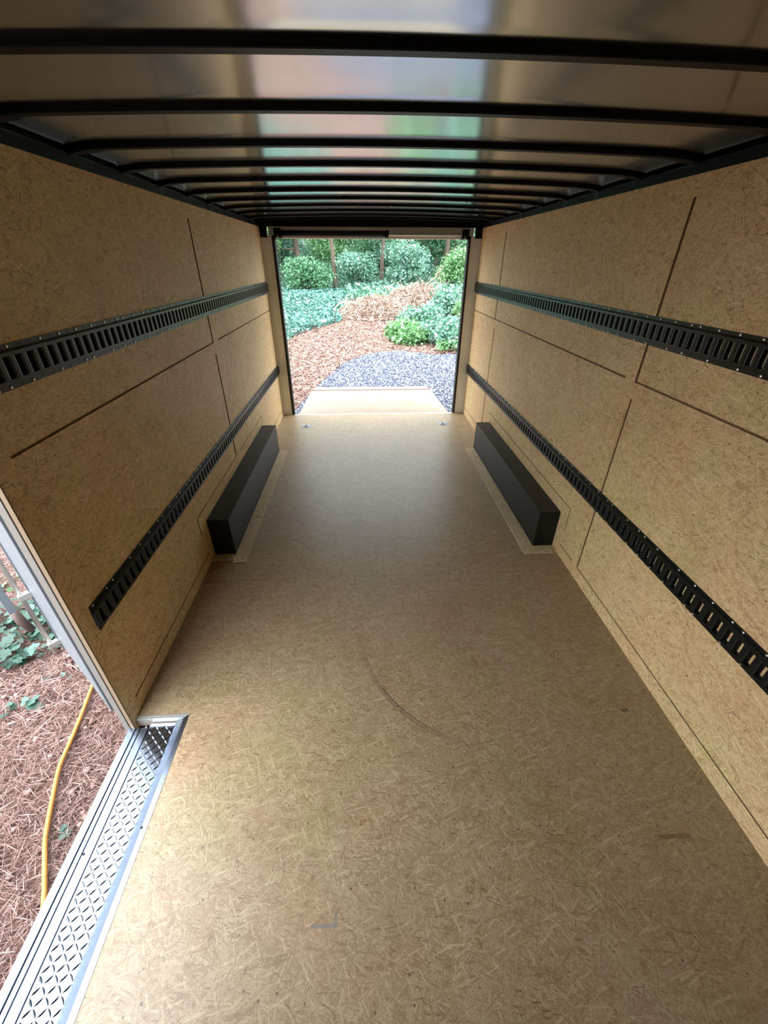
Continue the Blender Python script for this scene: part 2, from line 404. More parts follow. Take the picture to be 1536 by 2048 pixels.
o = mesh_obj('ceiling', vs, fs, 'roof', smooth=True); so = o.modifiers.new('s', 'SOLIDIFY'); so.thickness = .004; so.offset = 1
struct(o, 'dull metal roof skin stretched over the bows', 'ceiling')

for sgn, nm, lb in ((-1, 'trim_1', 'black steel top rail above the left wall'), (1, 'trim_2', 'black steel top rail above the right wall')):
    mb = MB()
    a, b = sorted((sgn*(HW-.002), sgn*(HW+.05)))
    mb.box(a, b, Y0, Y1, H+.0005, H+.037)
    a, b = sorted((sgn*(HW-.008), sgn*(HW+.0)))
    mb.box(a, b, Y0, Y1, H+.034, H+.038, 1)
    a, b = sorted((sgn*(HW+.03), sgn*(HW+.05))); mb.box(a, b, Y0, Y1, H+.03, H+.12)
    for k, y in enumerate(BOWS):       # small gusset where each bow lands
        pts = [(sgn*(HW+.0), H+.036), (sgn*(HW-.10), 2.10), (sgn*(HW-.10), 2.128), (sgn*(HW+.03), 2.10)]
        mb.add([(px, y-.018, pz) for px, pz in pts] + [(px, y+.018, pz) for px, pz in pts], [(0, 1, 2, 3), (7, 6, 5, 4), (0, 4, 5, 1), (1, 5, 6, 2), (2, 6, 7, 3), (3, 7, 4, 0)])
        if k > 5: mb.box(*sorted((sgn*(HW-.0035), sgn*(HW-.002))), y-.03, y+.03, H+.004, H+.03, 1)
    struct(mb.build(nm, ['black', 'black_gloss']), lb, 'trim')

# roof bows
def bow_mesh():
    vs, fs = [], []
    n = 30
    prof = [(-.018, .0145), (-.017, .002), (-.015, 0), (.015, 0), (.017, .002), (.018, .0145)]
    for i in range(n+1):
        x = -1.225 + 2.45*i/n
        for (py, pz) in prof:
            z = roofz(x) + pz
            if abs(x) > 1.08: z -= .02*((abs(x)-1.08)/.145)**2
            vs.append((x, py, z))
    k = len(prof)
    for i in range(n):
        for j in range(k-1):
            a = i*k+j; fs.append((a, a+1, a+k+1, a+k))
    fs.append(tuple(range(k))); fs.append(tuple(range(n*k, n*k+k))[::-1])
    return vs, fs
ORD = ['nearest', 'second nearest', 'third nearest', 'fourth nearest', 'fifth nearest', 'sixth nearest', 'seventh nearest', 'eighth nearest', 'ninth nearest', 'tenth nearest', 'second farthest, last before the rear header but one', 'farthest, right before the rear header']
v_, f_ = bow_mesh(); bow0 = None
visb = [y for y in BOWS if y > 1.0 and y < 5.3]
for y in BOWS:
    if bow0 is None: o = bow0 = mesh_obj('roof_bow', v_, f_, 'black')
    else: o = bow0.copy(); COL.objects.link(o)
    o.location = (0, y-.024, 0)
    if y > 1.0:
        k = visb.index(y) if y in visb else len(visb)
        lab = ('black steel roof bow crossing the ceiling, the %s one to the camera' % ORD[k]) if k < len(visb)-1 else 'black steel roof bow crossing the ceiling, the farthest one by the rear opening'
    else: lab = 'black steel roof bow just above the top edge of the picture' if y > .6 else 'black steel roof bow above the camera, second beyond the top edge of the picture'
    tag(o, lab, 'roof beam', 'black bows across the ceiling')

# ------------------------------------------------------------------ rear door frame
def fr(name, mats, label, boxes, bevel=.002):
    mb = MB()
    for b in boxes: mb.box(*b)
    return struct(mb.build(name, mats, bevel=bevel), label, 'trim')
fr('trim_3', ['jamb', 'rubber'], 'pale metal left post of the rear doorway with black seal', [(-HW-.03, -1.085, YF+.015, YF+.09, -.05, 1.975), (-1.085, -1.055, YF+.005, YF+.09, -.05, 1.975, 1), (-HW-.03, -1.17, YF-.0, YF+.02, .0, 1.975)])
fr('trim_4', ['jamb', 'rubber'], 'pale metal right post of the rear doorway with black seal', [(1.085, HW+.03, YF+.015, YF+.09, -.05, 1.975), (1.06, 1.085, YF+.005, YF+.09, -.05, 1.975, 1), (1.17, HW+.03, YF-.0, YF+.02, .0, 1.975)])
fr('trim_5', ['header', 'black'], 'pale rear door header with black edge under the roof', [(-1.12, 1.12, YF+.05, YF+.12, 1.95, 2.056), (-HW-.03, HW+.03, YF+.02, YF+.12, 2.056, 2.18, 1)])
fr('trim_6', ['galv', 'rubber'], 'steel sill along the rear edge of the floor', [(-1.15, 1.15, YF, YF+.035, -.06, -.001), (-1.04, 1.04, YF+.035, YF+.05, -.06, -.012, 1)], .001)
fr('trim_7', ['black'], 'black corner blocks under the roof at the rear posts', [(-HW-.03, -1.13, YF-.02, YF+.05, 1.955, 2.13), (1.13, HW+.03, YF-.02, YF+.05, 1.955, 2.13)])

# spring assist across the header
t = thing('spring_assist', 'black spring tube and steel shaft across the top of the rear doorway', 'door spring', (0, YF+.02, 1.986))
mb = MB(); mb.tube([(-1.0, 0, .006), (.165, 0, .006)], .030, 20); mb.build('spring_tube', ['black_gloss'], t, True)
mb = MB(); mb.tube([(.150, 0, .006), (.175, 0, .006)], .036, 16); mb.build('tube_collar', ['black'], t, True)
mb = MB(); mb.tube([(.17, 0, .003), (1.0, 0, .003)], .013, 12); mb.box(.17, .985, .01, .03, .012, .05); mb.build('shaft', ['galv'], t)
for s in (-1, 1):
    mb = MB(); mb.box(*sorted((s*.985, s*1.0)), -.035, .04, -.04, .055); mb.box(*sorted((s*1.04, s*1.055)), -.035, .04, -.04, .055)
    mb.box(*sorted((s*.985, s*1.055)), .02, .04, .02, .055)
    br = mb.build('bracket', ['black'], t, bevel=.002)
    mb = MB(); mb.tube([(s*1.003, -.005, .0), (s*1.037, -.005, .0)], .026, 16); mb.build('cable_drum', ['black_gloss'], br, True)
    for dz in (-.025, .04):
        mb = MB(); mb.tube([(s*1.0-s*.018, -.02, dz), (s*.984, -.02, dz)], .006, 6); mb.build('bolt', ['screw'], br)
mb = MB()
mb.add([(.72, .028, .036), (.76, .028, .052), (.88, .028, .052), (.92, .028, .036), (.72, .034, .036), (.76, .034, .052), (.88, .034, .052), (.92, .034, .036)],
       [(0, 1, 2, 3), (7, 6, 5, 4), (0, 4, 5, 1), (1, 5, 6, 2), (2, 6, 7, 3)])
mb.build('latch_plate', ['galv'], t)
# lift cables, slack beside each post
for s, lb in ((-1, 'thin grey lift cable hanging inside the left rear post'), (1, 'thin grey lift cable hanging inside the right rear post')):
    pts = [(s*1.02, YF+.03, 1.965), (s*1.035, YF+.10, 1.6), (s*1.04, YF+.16, 1.1), (s*1.04, YF+.14, .5), (s*1.03, YF+.10, .0), (s*1.012, YF+.16, -.03)]
    q_ = []
    for i in range(len(pts)-1):
        for k in range(5): q_.append(Vector(pts[i]).lerp(Vector(pts[i+1]), k/5))
    q_.append(Vector(pts[-1]))
    mb = MB(); mb.tube(q_, .0028, 6); tag(mb.build('lift_cable', ['galv'], None, True), lb, 'cable')

# ramp
t = thing('ramp_door', 'pale wooden ramp door lowered behind the trailer', 'ramp', (0, YF+.05, -.03))
L1, ZE = 1.66, -.12
def slab(x0, x1, y0, z0, y1, z1, th, mats, name, parent):
    mb = MB(); vs = [(x0, y0, z0), (x1, y0, z0), (x1, y1, z1), (x0, y1, z1)]
    mb.add(vs + [(a, b, c-th) for a, b, c in vs], [(0, 1, 2, 3), (7, 6, 5, 4), (0, 4, 5, 1), (1, 5, 6, 2), (2, 6, 7, 3), (3, 7, 4, 0)])
    return mb.build(name, mats, parent, bevel=.003)
slab(-1.015, 1.03, .015, .0, L1, ZE, .045, ['osb_ramp'], 'panel', t)
slab(-1.00, 1.015, L1+.02, ZE-.004, 2.04, ZE-.04, .02, ['osb_ramp'], 'flap', t)
mb = MB(); mb.tube([(-1.0, L1+.01, ZE+.002), (1.015, L1+.01, ZE+.002)], .014, 8); mb.build('flap_hinge', ['grip'], t, True)
mb = MB(); mb.tube([(-1.02, .0, -.008), (1.03, .0, -.008)], .012, 10); mb.build('hinge', ['galv'], t, True)

# ------------------------------------------------------------------ cargo tie-down rails
def rail(sgn, zc, y0, y1, label, off, ymin_s):
    t = thing('tie_down_rail', label, 'tie down rail', (sgn*HW, y0, zc), 0, 'slotted black rails along the walls')
    mb = MB(); X = lambda d: -sgn*d
    Lg = y1 - y0
    def strip(z0, d0, z1, d1):
        mb.quad((X(d0), 0, z0), (X(d0), Lg, z0), (X(d1), Lg, z1), (X(d1), 0, z1))
    for s in (-1, 1):
        z = lambda a: s*a
        strip(z(.0605), .0005, z(.0605), .0038); strip(z(.0605), .0038, z(.0465), .0038)
        strip(z(.0465), .0038, z(.0415), .0175); strip(z(.0415), .0175, z(.031), .0175); strip(z(.031), .0175, z(.027), .001)
    yb = [0.]
    k = math.ceil((y0-off)/.05); y = off + k*.05 - y0
    cents = []
    while y < Lg-.012:
        if y > .012: cents.append(y)
        y += .05
    ed = [0.] + [e_ for c_ in cents for e_ in (c_-.0112, c_+.0112)] + [Lg]
    for i in range(0, len(ed), 2):
        a, b = ed[i], ed[i+1]
        if b-a < .004: continue
        prof = [(a, .0145), (a+.0025, .0165), (a+.007, .0175), (b-.007, .0175), (b-.0025, .0165), (b, .0145)] if b-a > .018 else [(a, .0175), (b, .0175)]
        for (p, d), (p2, d2) in zip(prof, prof[1:]):
            mb.quad((X(d), p, -.031), (X(d2), p2, -.031), (X(d2), p2, .031), (X(d), p, .031))
        if b-a > .018:
            mb.quad((X(.0145), a, -.031), (X(.001), a-.0045, -.031), (X(.001), a-.0045, .031), (X(.0145), a, .031))
            mb.quad((X(.0145), b, -.031), (X(.001), b+.0045, -.031), (X(.001), b+.0045, .031), (X(.0145), b, .031))
    # end caps (slightly bent tab)
    for yy in (0, Lg):
        mb.add([(X(0), yy, -.0605), (X(.0038), yy, -.0605), (X(.0038), yy, -.0465), (X(.0175), yy, -.0415), (X(.0175), yy, .0415), (X(.0038), yy, .0465), (X(.0038), yy, .0605), (X(0), yy, .0605)], [tuple(range(8))])
    # punched fixing holes
    y = .02
    while y < Lg:
        for s in (-1, 1):
            r = .0033; mb.add([(X(.0041), y+r*math.cos(a), s*.0535+r*math.sin(a)) for a in [2*PI*j/8 for j in range(8)]], [tuple(range(8))], 1)
        y += .0495
    mb.build('rail_body', ['black_gloss', 'hole'], t)
    # screws
    sm = MB()
    n = 10
    ring = lambda r, d: [(X(d), r*math.cos(2*PI*j/n), r*math.sin(2*PI*j/n)) for j in range(n)]
    vs = ring(.0050, .0038)+ring(.0050, .0058)+ring(.0028, .0072)
    sm.add(vs, [(i*n+j, i*n+(j+1) % n, (i+1)*n+(j+1) % n, (i+1)*n+j) for i in range(2) for j in range(n)] + [tuple(range(2*n, 3*n))])
    first = None; r_ = random.Random(int(zc*100)+sgn)
    for s in (-1, 1):
        y = .02 + .0495*(0 if s > 0 else 1)
        cnt = 0
        while y < Lg and cnt < 49:
            if y0+y > ymin_s:
                if first is None: o = first = sm.build('screw', ['screw'], t)
                else: o = first.copy(); COL.objects.link(o); o.parent = t
                o.location = (0, y, s*.0535); cnt += 1
            y += .0495*r_.choice((2, 2, 2, 3, 1))
    return t
rail(-1, 1.484, 1.173, 5.30, 'upper slotted rail on the left wall, at chest height', 1.354, 1.1)
rail(-1, .576, 1.173, 5.33, 'lower slotted rail on the left wall, above the wheel box', 1.354, 1.1)
rail(1, 1.484, -1.4, 5.37, 'upper slotted rail on the right wall, at chest height', 1.402, .9)
rail(1, .576, -1.4, 5.37, 'lower slotted rail on the right wall, above the wheel box', 1.426, .5)

# ------------------------------------------------------------------ wheel boxes
for sgn, lab in ((-1, 'long black wheel box against the left wall'), (1, 'long black wheel box against the right wall')):
    t = thing('wheel_box', lab, 'wheel box', (sgn*HW, 2.32, 0), 0, 'black wheel boxes')
    xi = -sgn*.145
    mb = MB()
    a, b = sorted((0, xi)); mb.box(a+.0005, b-.0005, 0, 1.822, .0, .288)
    mb.build('cover', ['box_black'], t, bevel=.004)
    mb = MB()
    a, b = sorted((xi-sgn*.003, xi+sgn*.004)); mb.box(a, b, .004, 1.818, .283, .2895); mb.build('folded_edge', ['box_black'], t, bevel=.0015)
    mb = MB()
    a, b = sorted((xi-sgn*.0, xi-sgn*.092)); mb.box(a, b, -.09, 1.80, .0003, .009)
    a, b = sorted((-sgn*.0, xi)); mb.box(a, b, -.09 if sgn > 0 else -.07, -.002, .0003, .009)
    o = mb.build('base_board', ['osb_plate'], t, bevel=.002); o['label'] = 'pale strand board strip around the wheel box'

# ------------------------------------------------------------------ D rings in the floor
for x, y, lb in ((-.855, 4.885, 'recessed steel tie ring in the floor, left of the two by the rear edge'), (.85, 4.905, 'recessed steel tie ring in the floor, right of the two by the rear edge')):
    t = thing('tie_ring', lb, 'tie ring', (x, y, .0), 0, 'tie rings at the rear floor edge')
    mb = MB(); mb.box(-.055, .055, -.04, .04, .0003, .003); mb.build('plate', ['alu'], t, bevel=.001)
    mb = MB(); pts = [Vector((.026*math.cos(a), .022*math.sin(a)-.004, .010)) for a in [2*PI*i/20 for i in range(21)]]
    mb.tube(pts, .0045, 6); mb.build('ring', ['galv'], t, True)
    mb = MB(); mb.box(-.018, .018, .012, .024, .003, .012); mb.build('clip', ['black_gloss'], t, bevel=.001)
    for sx_ in (-.045, .045):
        mb = MB(); mb.tube([(sx_, 0, .003), (sx_, 0, .0055)], .006, 8); mb.build('bolt', ['rubber'], t)

# ------------------------------------------------------------------ side doorway: sill, jamb trim, open door
t = thing('door_sill', 'bright aluminium tread plate step along the side doorway', 'door sill', (0, 0, 0))
ya, yb_ = -.10, 1.128
ZT = -.030
mb = MB(); mb.box(-1.137, -1.026, ya, yb_-.012, ZT-.006, ZT)
def lug(cx, cy, ang, L=.0140, w=.0034, h=.0026):
    ca, sa = math.cos(ang), math.sin(ang)
    P = lambda u, v, z: (cx+u*ca-v*sa, cy+u*sa+v*ca, ZT+z)
    vs = [P(-L, 0, 0), P(-.3*L, -w, 0), P(.3*L, -w, 0), P(L, 0, 0), P(.3*L, w, 0), P(-.3*L, w, 0), P(-.6*L, 0, h), P(.6*L, 0, h)]
    mb.add(vs, [(0, 1, 6), (1, 2, 7, 6), (2, 3, 7), (3, 4, 7), (4, 5, 6, 7), (5, 0, 6)])
p = .0215; j = 0; yy = ya+.012
while yy < yb_-.02:
    i = 0; xx = -1.126
    while xx < -1.035:
        lug(xx+.004+rnd.uniform(-.001, .001), yy+rnd.uniform(-.001, .001), (PI/4 if (i+j) % 2 else -PI/4)); xx += p; i += 1
    yy += p; j += 1
mb.build('tread_plate', ['tread'], t)
mb = MB()
mb.add([(SX, ya, .0015), (SX, yb_+.005, .0015), (-.985, yb_+.003, .001), (-.985, ya, .001), (-1.026, ya, ZT+.001), (-1.026, yb_-.012, ZT+.001)], [(0, 1, 2, 3), (3, 2, 5, 4)])
mb.build('inner_flashing', ['alu'], t)
mb = MB(); mb.box(-1.2, SX, yb_-.006, yb_+.003, ZT-.02, .0012); mb.box(-1.2, SX, yb_+.002, yb_+.012, -.004, .0015)
mb.build('end_plate', ['galv'], t)
mb = MB()
for x0, x1, z0, z1 in ((-1.2225, -1.196, -.075, ZT+.003), (-1.196, -1.190, -.04, ZT-.004), (-1.190, -1.176, -.04, ZT+.002), (-1.176, -1.170, -.04, ZT-.004), (-1.170, -1.1405, -.04, ZT+.003)):
    mb.box(x0, x1, ya, 1.098, z0, z1)
mb.box(-1.1405, -1.137, ya, 1.098, -.04, ZT-.005)
mb.build('outer_channel', ['alu'], t)
for x, y in ((-1.166, .64), (-1.166, 1.0), (-.985, .70), (-.985, 1.085), (-.985, 1.11), (-1.15, 1.10), (-.985, .12)):
    mb = MB(); z = .001 if x > -1.0 else ZT+.003
    mb.tube([(x, y, z-.001), (x, y, z+.002)], .0045, 8); o = mb.build('screw', ['rubber' if y in (.64, .70) else 'screw'], t)
# jamb trim
mb = MB()
mb.box(-1.214, -1.1985, DY1-.004, DY1+.003, -.035, DH, 2)
mb.box(-1.219, -1.214, DY1+.001, DY1+.004, -.035, DH, 1)
mb.box(-1.242, -1.219, DY1-.004, DY1+.004, -.06, DH+.02, 3)
mb.box(-1.208, -1.1985, DY0-.003, DY0+.004, -.035, DH, 0); mb.box(-1.247, -1.208, DY0-.004, DY0+.004, -.06, DH+.02, 0)
mb.box(-1.247, -1.1985, DY0, DY1, DH-.004, DH+.004, 0)
struct(mb.build('trim_8', ['alu', 'black', 'trim_tan', 'trim_grey'], bevel=.001), 'grey metal edging around the side doorway', 'trim')

# open side door, seen edge on through the doorway
hx, hy = -1.30, 1.19; ex, ey = -1.738, 1.571
t = thing('side_door', 'open side door seen edge on outside the left doorway', 'door', (hx, hy, .0), math.atan2(ey-hy, ex-hx))
DL = math.hypot(ex-hx, ey-hy)
mb = MB(); mb.box(0, DL-.01, -.0, .034, .0, 1.88); mb.build('door_leaf', ['grey_strip'], t, bevel=.002)
mb = MB(); mb.box(DL-.011, DL, -.004, .040, -.002, 1.885)
for z in (.18, .24, .31, .40, .52, .60): mb.box(DL-.001, DL+.001, .008, .026, z, z+.018, 1)
mb.box(DL-.02, DL+.004, .004, .03, .44, .475, 1)
mb.build('edge_strip', ['grey_strip', 'black'], t)
# lock bar on its outer face
lb = MB(); rx, ry = DL-.002, .072
lb.tube([(rx, ry, -.0), (rx, ry, 1.86)], .0105, 12); lockbar = lb.build('lock_bar', ['galv'], t, True)
for z in (.05, .38, .9, 1.5):
    mb = MB(); mb.box(rx-.018, rx+.006, .034, ry+.013, z, z+.03); mb.build('guide', ['galv'], lockbar, bevel=.002)
lv = MB(); lv.add([], [])
pts = [(rx, ry+.012, .66), (rx+.002, ry+.045, .60), (rx+.002, ry+.055, .46), (rx+.0, ry+.052, .33)]
vs = []
for (a, b, c) in pts: vs += [(a-.004, b-.016, c), (a-.004, b+.016, c), (a+.004, b+.016, c), (a+.004, b-.016, c)]
fs = [(i*4+j_, i*4+(j_+1) % 4, (i+1)*4+(j_+1) % 4, (i+1)*4+j_) for i in range(3) for j_ in range(4)] + [(0, 1, 2, 3), (15, 14, 13, 12)]
lv.add(vs, fs); lever = lv.build('lever', ['grey_strip'], lockbar, bevel=.002)
mb = MB(); mb.tube([(rx, ry+.052, .335), (rx, ry+.045, .27), (rx, ry+.03, .20)], [.019, .020, .018], 10); o = mb.build('grip', ['grip'], lever, True); o['label'] = 'dark brown grip of the lever'

# ------------------------------------------------------------------ outdoors: ground
GY = [-8, 4.5, 7.4, 12, 18, 24, 40, 70]; GZ = [-.5, -.5, -.24, -.03, .25, .5, 1.6, 4.0]
def gz(x, y):
    z = np.interp(y, GY, GZ)
    return z + .03*np.sin(x*1.1+.5)*np.sin(y*.9) * np.clip((y-8)/4, 0, 1)
nx, ny = 90, 140
xs = np.linspace(-32, 32, nx+1); ys = np.linspace(-14, 62, ny+1)
vs = [(x, y, float(gz(x, y))) for y in ys for x in xs]
fs = [(j*(nx+1)+i, j*(nx+1)+i+1, (j+1)*(nx+1)+i+1, (j+1)*(nx+1)+i) for j in range(ny) for i in range(nx)]
struct(mesh_obj('ground', vs, fs, 'straw_ground', smooth=True), 'reddish pine straw ground around the trailer', 'ground')

# driveway outline (gravel)
DRV = [(-1.35, 5.2), (-1.22, 6.5), (-.95, 7.7), (-.52, 9.2), (-.1, 9.85), (.35, 10.15), (.9, 10.15), (1.5, 9.8), (2.4, 9.95), (4.2, 10.1), (6, 9.6), (6, 5.2)]
def inpoly(x, y, P):
    ins = False; k = len(P); j = k-1
    for i in range(k):
        if (P[i][1] > y) != (P[j][1] > y) and x < (P[j][0]-P[i][0])*(y-P[i][1])/(P[j][1]-P[i][1])+P[i][0]: ins = not ins
        j = i
    return ins
bm = bmesh.new()
vv = [bm.verts.new((x, y, 0)) for x, y in DRV]; fc = bm.faces.new(vv)
bmesh.ops.triangulate(bm, faces=[fc])
bmesh.ops.subdivide_edges(bm, edges=bm.edges[:], cuts=5, use_grid_fill=True)
for v in bm.verts: v.co.z = float(gz(v.co.x, v.co.y)) + .012
me = bpy.data.meshes.new('gravel_drive'); bm.to_mesh(me); bm.free(); me.materials.append(M['gravel_ground'])
o = bpy.data.objects.new('gravel_drive', me); COL.objects.link(o)
struct(o, 'bluish grey gravel drive behind the trailer', 'driveway')

def scatter_mesh(name, P, base_v, base_f, scale, mats, rotfull=True, tilt=None, parent=None, stretch=None):
    """P: (n,3) positions; one little shape copied into a single mesh with random turn"""
    n = len(P); k = len(base_v); bv = np.array(base_v, float)
    out = np.zeros((n, k, 3))
    yaw = rng.uniform(0, 2*PI, n)
    if tilt is None: ax = rng.uniform(-PI, PI, n); ay = rng.uniform(-PI, PI, n)
    else: ax = rng.normal(0, tilt, n); ay = rng.normal(0, tilt, n)
    sc = scale*rng.uniform(.6, 1.4, n)
    v = bv[None]*sc[:, None, None]
    c, s = np.cos(ax)[:, None], np.sin(ax)[:, None]
    v = np.stack([v[..., 0], v[..., 1]*c-v[..., 2]*s, v[..., 1]*s+v[..., 2]*c], -1)
    c, s = np.cos(ay)[:, None], np.sin(ay)[:, None]
    v = np.stack([v[..., 0]*c+v[..., 2]*s, v[..., 1], -v[..., 0]*s+v[..., 2]*c], -1)
    c, s = np.cos(yaw)[:, None], np.sin(yaw)[:, None]
    v = np.stack([v[..., 0]*c-v[..., 1]*s, v[..., 0]*s+v[..., 1]*c, v[..., 2]], -1)
    v = v + np.asarray(P)[:, None, :]
    F_ = (np.array(base_f)[None] + (np.arange(n)*k)[:, None, None]).reshape(-1, len(base_f[0]))
    me = bpy.data.meshes.new(name)
    me.vertices.add(n*k); me.vertices.foreach_set('co', v.reshape(-1))
    m_ = F_.shape[1]; nf = len(F_)
    me.loops.add(nf*m_); me.loops.foreach_set('vertex_index', F_.reshape(-1).astype(np.int32))
    me.polygons.add(nf); me.polygons.foreach_set('loop_start', (np.arange(nf)*m_).astype(np.int32))
    try: me.polygons.foreach_set('loop_total', np.full(nf, m_, np.int32))
    except Exception: pass
    me.update(calc_edges=True); me.validate()
    me.materials.append(M[mats])
    o = bpy.data.objects.new(name, me); COL.objects.link(o)
    if parent: o.parent = parent
    return o
LEAF_V = [(0, -.5, 0), (.28, -.12, .07), (.22, .22, .06), (0, .55, 0), (-.22, .22, .06), (-.28, -.12, .07), (0, -.05, 0), (0, .25, 0)]
LEAF_F = [(0, 1, 6), (1, 2, 7), (1, 7, 6), (2, 3, 7), (3, 4, 7), (4, 5, 7), (5, 6, 7), (5, 0, 6)]
LF_V = [(0, -.5, 0), (.28, 0, .08), (0, .5, 0), (-.28, 0, .08)]; LF_F = [(0, 1, 2), (0, 2, 3)]
NDL_V = [(-.012, -.5, 0), (.012, -.5, 0), (0, 0, .02), (.012, .5, 0)]; NDL_F = [(0, 1, 2), (0, 2, 3)]
ST_V = [(.5, 0, 0), (-.45, .1, 0), (0, .5, .05), (.05, -.5, 0), (0, 0, .38), (0, .05, -.35)]
ST_F = [(0, 2, 4), (2, 1, 4), (1, 3, 4), (3, 0, 4), (2, 0, 5), (1, 2, 5), (3, 1, 5), (0, 3, 5)]

def on_ground(n, x0, x1, y0, y1, h=0, cond=None, dens=None):
    P = []
    while len(P) < n:
        x = rng.uniform(x0, x1, n); y = rng.uniform(y0, y1, n)
        for a, b in zip(x, y):
            if cond is None or cond(a, b): P.append((a, b, float(gz(a, b)) + h))
            if len(P) >= n: break
    return np.array(P)
P = on_ground(70000, -4.2, -1.32, -.2, 4.0, .012); P[:, 2] += rng.uniform(0, .02, len(P))
ndv = [(-.012, -.5, 0), (.012, -.5, 0), (.014, 0, .03), (-.009, .5, 0)]
tag(scatter_mesh('pine_straw', P, ndv, [(0, 1, 2), (0, 2, 3)], .085, 'needle', tilt=.18), 'pinkish brown pine straw covering the ground outside the side doorway', 'pine straw', kind='stuff')
P = on_ground(1500, -4.6, -1.32, -.2, 4.2, .02)
tag(scatter_mesh('bark_chip', P, ST_V, ST_F, .035, 'needle', tilt=.4), 'bits of bark and dead leaf lying in the pine straw by the side doorway', 'bark', kind='stuff')
IVY = [(-9, 10.2), (-3.0, 10.2), (-2.2, 10.9), (-1.5, 12.6), (-.75, 14.0), (-.6, 18), (-.9, 22), (-9, 24)]
cond = lambda x, y: not inpoly(x, y, DRV) and not inpoly(x, y, IVY)
P = on_ground(42000, -4, 3, 5.6, 16, .02, cond); P[:, 2] += rng.uniform(0, .03, len(P))
tag(scatter_mesh('pine_straw', P, [(-.05, -.5, 0), (.05, -.5, 0), (.06, 0, .05), (-.04, .5, 0)], [(0, 1, 2), (0, 2, 3)], .10, 'needle_far', tilt=.3), 'orange brown pine straw left of the gravel behind the trailer', 'pine straw', kind='stuff')
P = on_ground(22000, -1.4, 4.4, 5.3, 10.2, .02, lambda x, y: inpoly(x, y, DRV))
tag(scatter_mesh('gravel', P, ST_V, ST_F, .045, 'stone'), 'loose bluish grey gravel stones around the ramp', 'gravel', kind='stuff')
P = on_ground(30000, -8, -.5, 10, 24, .03, lambda x, y: inpoly(x, y, IVY)); P[:, 2] += rng.uniform(0, .16, len(P))
tag(scatter_mesh('ivy_bed', P, LF_V, LF_F, .13, 'ivy', tilt=.6), 'blue green ivy bed covering the ground left of the brush pile', 'ivy', kind='stuff')

# low green undergrowth between the beds and the forest
P = on_ground(34000, -10, 12, 18.5, 36, .03, lambda x, y: not inpoly(x, y, IVY)); P[:, 2] += rng.uniform(0, .35, len(P))
tag(scatter_mesh('undergrowth', P, LF_V, LF_F, .16, 'leaf_mint', tilt=.7), 'low pale green undergrowth at the foot of the forest', 'undergrowth', kind='stuff')

# brush pile (dry limbs) in the middle distance
def limb(mb, p, d, L, r, rr, depth=0, n=6):
    pts = [Vector(p)]; d = Vector(d).normalized()
    for i in range(n):
        d = (d + Vector((rr.gauss(0, .18), rr.gauss(0, .18), rr.gauss(0, .12)))).normalized(); pts.append(pts[-1]+d*L/n)
    mb.tube(pts, [r*(1-.75*i/n) for i in range(n+1)], 5)
    if depth:
        for k in range(3):
            i = rr.randint(1, n-1); dd = (d + Vector((rr.gauss(0, .7), rr.gauss(0, .7), rr.gauss(0, .4)))).normalized()
            limb(mb, pts[i], dd, L*.5, r*.5, rr, depth-1, 4)
PILES = [(.4, 15.2, 1.5, .62, 'pale dry brush pile between the ivy bed and the bushes'), (2.1, 18.0, 1.5, .75, 'pinkish brown brush pile farther back beside the round bush')]
for px, py, R_, h_, lb in PILES:
    t = thing('brush_pile', lb, 'brush pile', (px, py, float(gz(px, py))))
    rr = random.Random(int(px*10)+5)
    for k in range(16):
        mb = MB(); a = rr.uniform(0, 2*PI); q0 = (rr.gauss(0, R_*.4), rr.gauss(0, R_*.35), rr.uniform(.03, h_*.6))
        limb(mb, q0, (math.cos(a), math.sin(a)*.5, rr.uniform(-.1, .35)), rr.uniform(.7, 1.5), rr.uniform(.014, .028), rr, 1)
        mb.build('limb', ['stick'], t, True)
    n = 5200; a = rng.uniform(0, 2*PI, n); rad = R_*np.sqrt(rng.uniform(0, 1, n)); hh = h_*(1-(rad/R_)**2)*rng.uniform(.2, 1, n)
    tag(scatter_mesh('debris', np.stack([rad*np.cos(a), rad*.8*np.sin(a), hh], -1), [(-.07, -.5, 0), (.07, -.5, 0), (.09, 0, .05), (-.04, .5, 0)], [(0, 1, 2), (0, 2, 3)], .16, 'debris', parent=t), kind='stuff')

# leafy things
def blob(n, R, squash=.8, hollow=.55):
    d = rng.normal(size=(n, 3)); d /= np.linalg.norm(d, axis=1)[:, None]
    r = (hollow + (1-hollow)*rng.uniform(0, 1, n))[:, None]
    p = d*r*np.array([R, R, R*squash]); return p
def bush(x, y, R, h, mat, label, leaf=.09, n=2600, group=None, name='bush', cat='bush', seed=0):
    t = thing(name, label, cat, (x, y, float(gz(x, y))), group=group)
    rr = random.Random(seed+int(x*37)+int(y*11))
    for k in range(7):
        mb = MB(); a = rr.uniform(0, 2*PI); limb(mb, (0, 0, 0), (math.cos(a)*.6*R/h, math.sin(a)*.6*R/h, 1), h*.85, .012, rr, 0); mb.build('stem', ['bark'], t, True)
    cl = []
    for k in range(9):
        a = rr.uniform(0, 2*PI); r_ = R*rr.uniform(.1, .65); cz = h*rr.uniform(.3, .78)
        p = blob(n//9, R*.5, .75, .3) + np.array([r_*math.cos(a), r_*math.sin(a), cz]); cl.append(p)
    P = np.concatenate(cl); P[:, 2] = np.maximum(P[:, 2], .02)
    scatter_mesh('foliage', P, LF_V, LF_F, leaf, mat, parent=t, tilt=.9)
    return t
bush(1.0, 11.2, .72, .42, 'leaf_bright', 'low bright green leafy bush at the gravel edge, left end of the row', .10, 3000)
bush(2.0, 10.75, .85, .60, 'leaf_mint', 'pale mint green leafy bush at the gravel edge, right of the bright low one', .10, 3600)
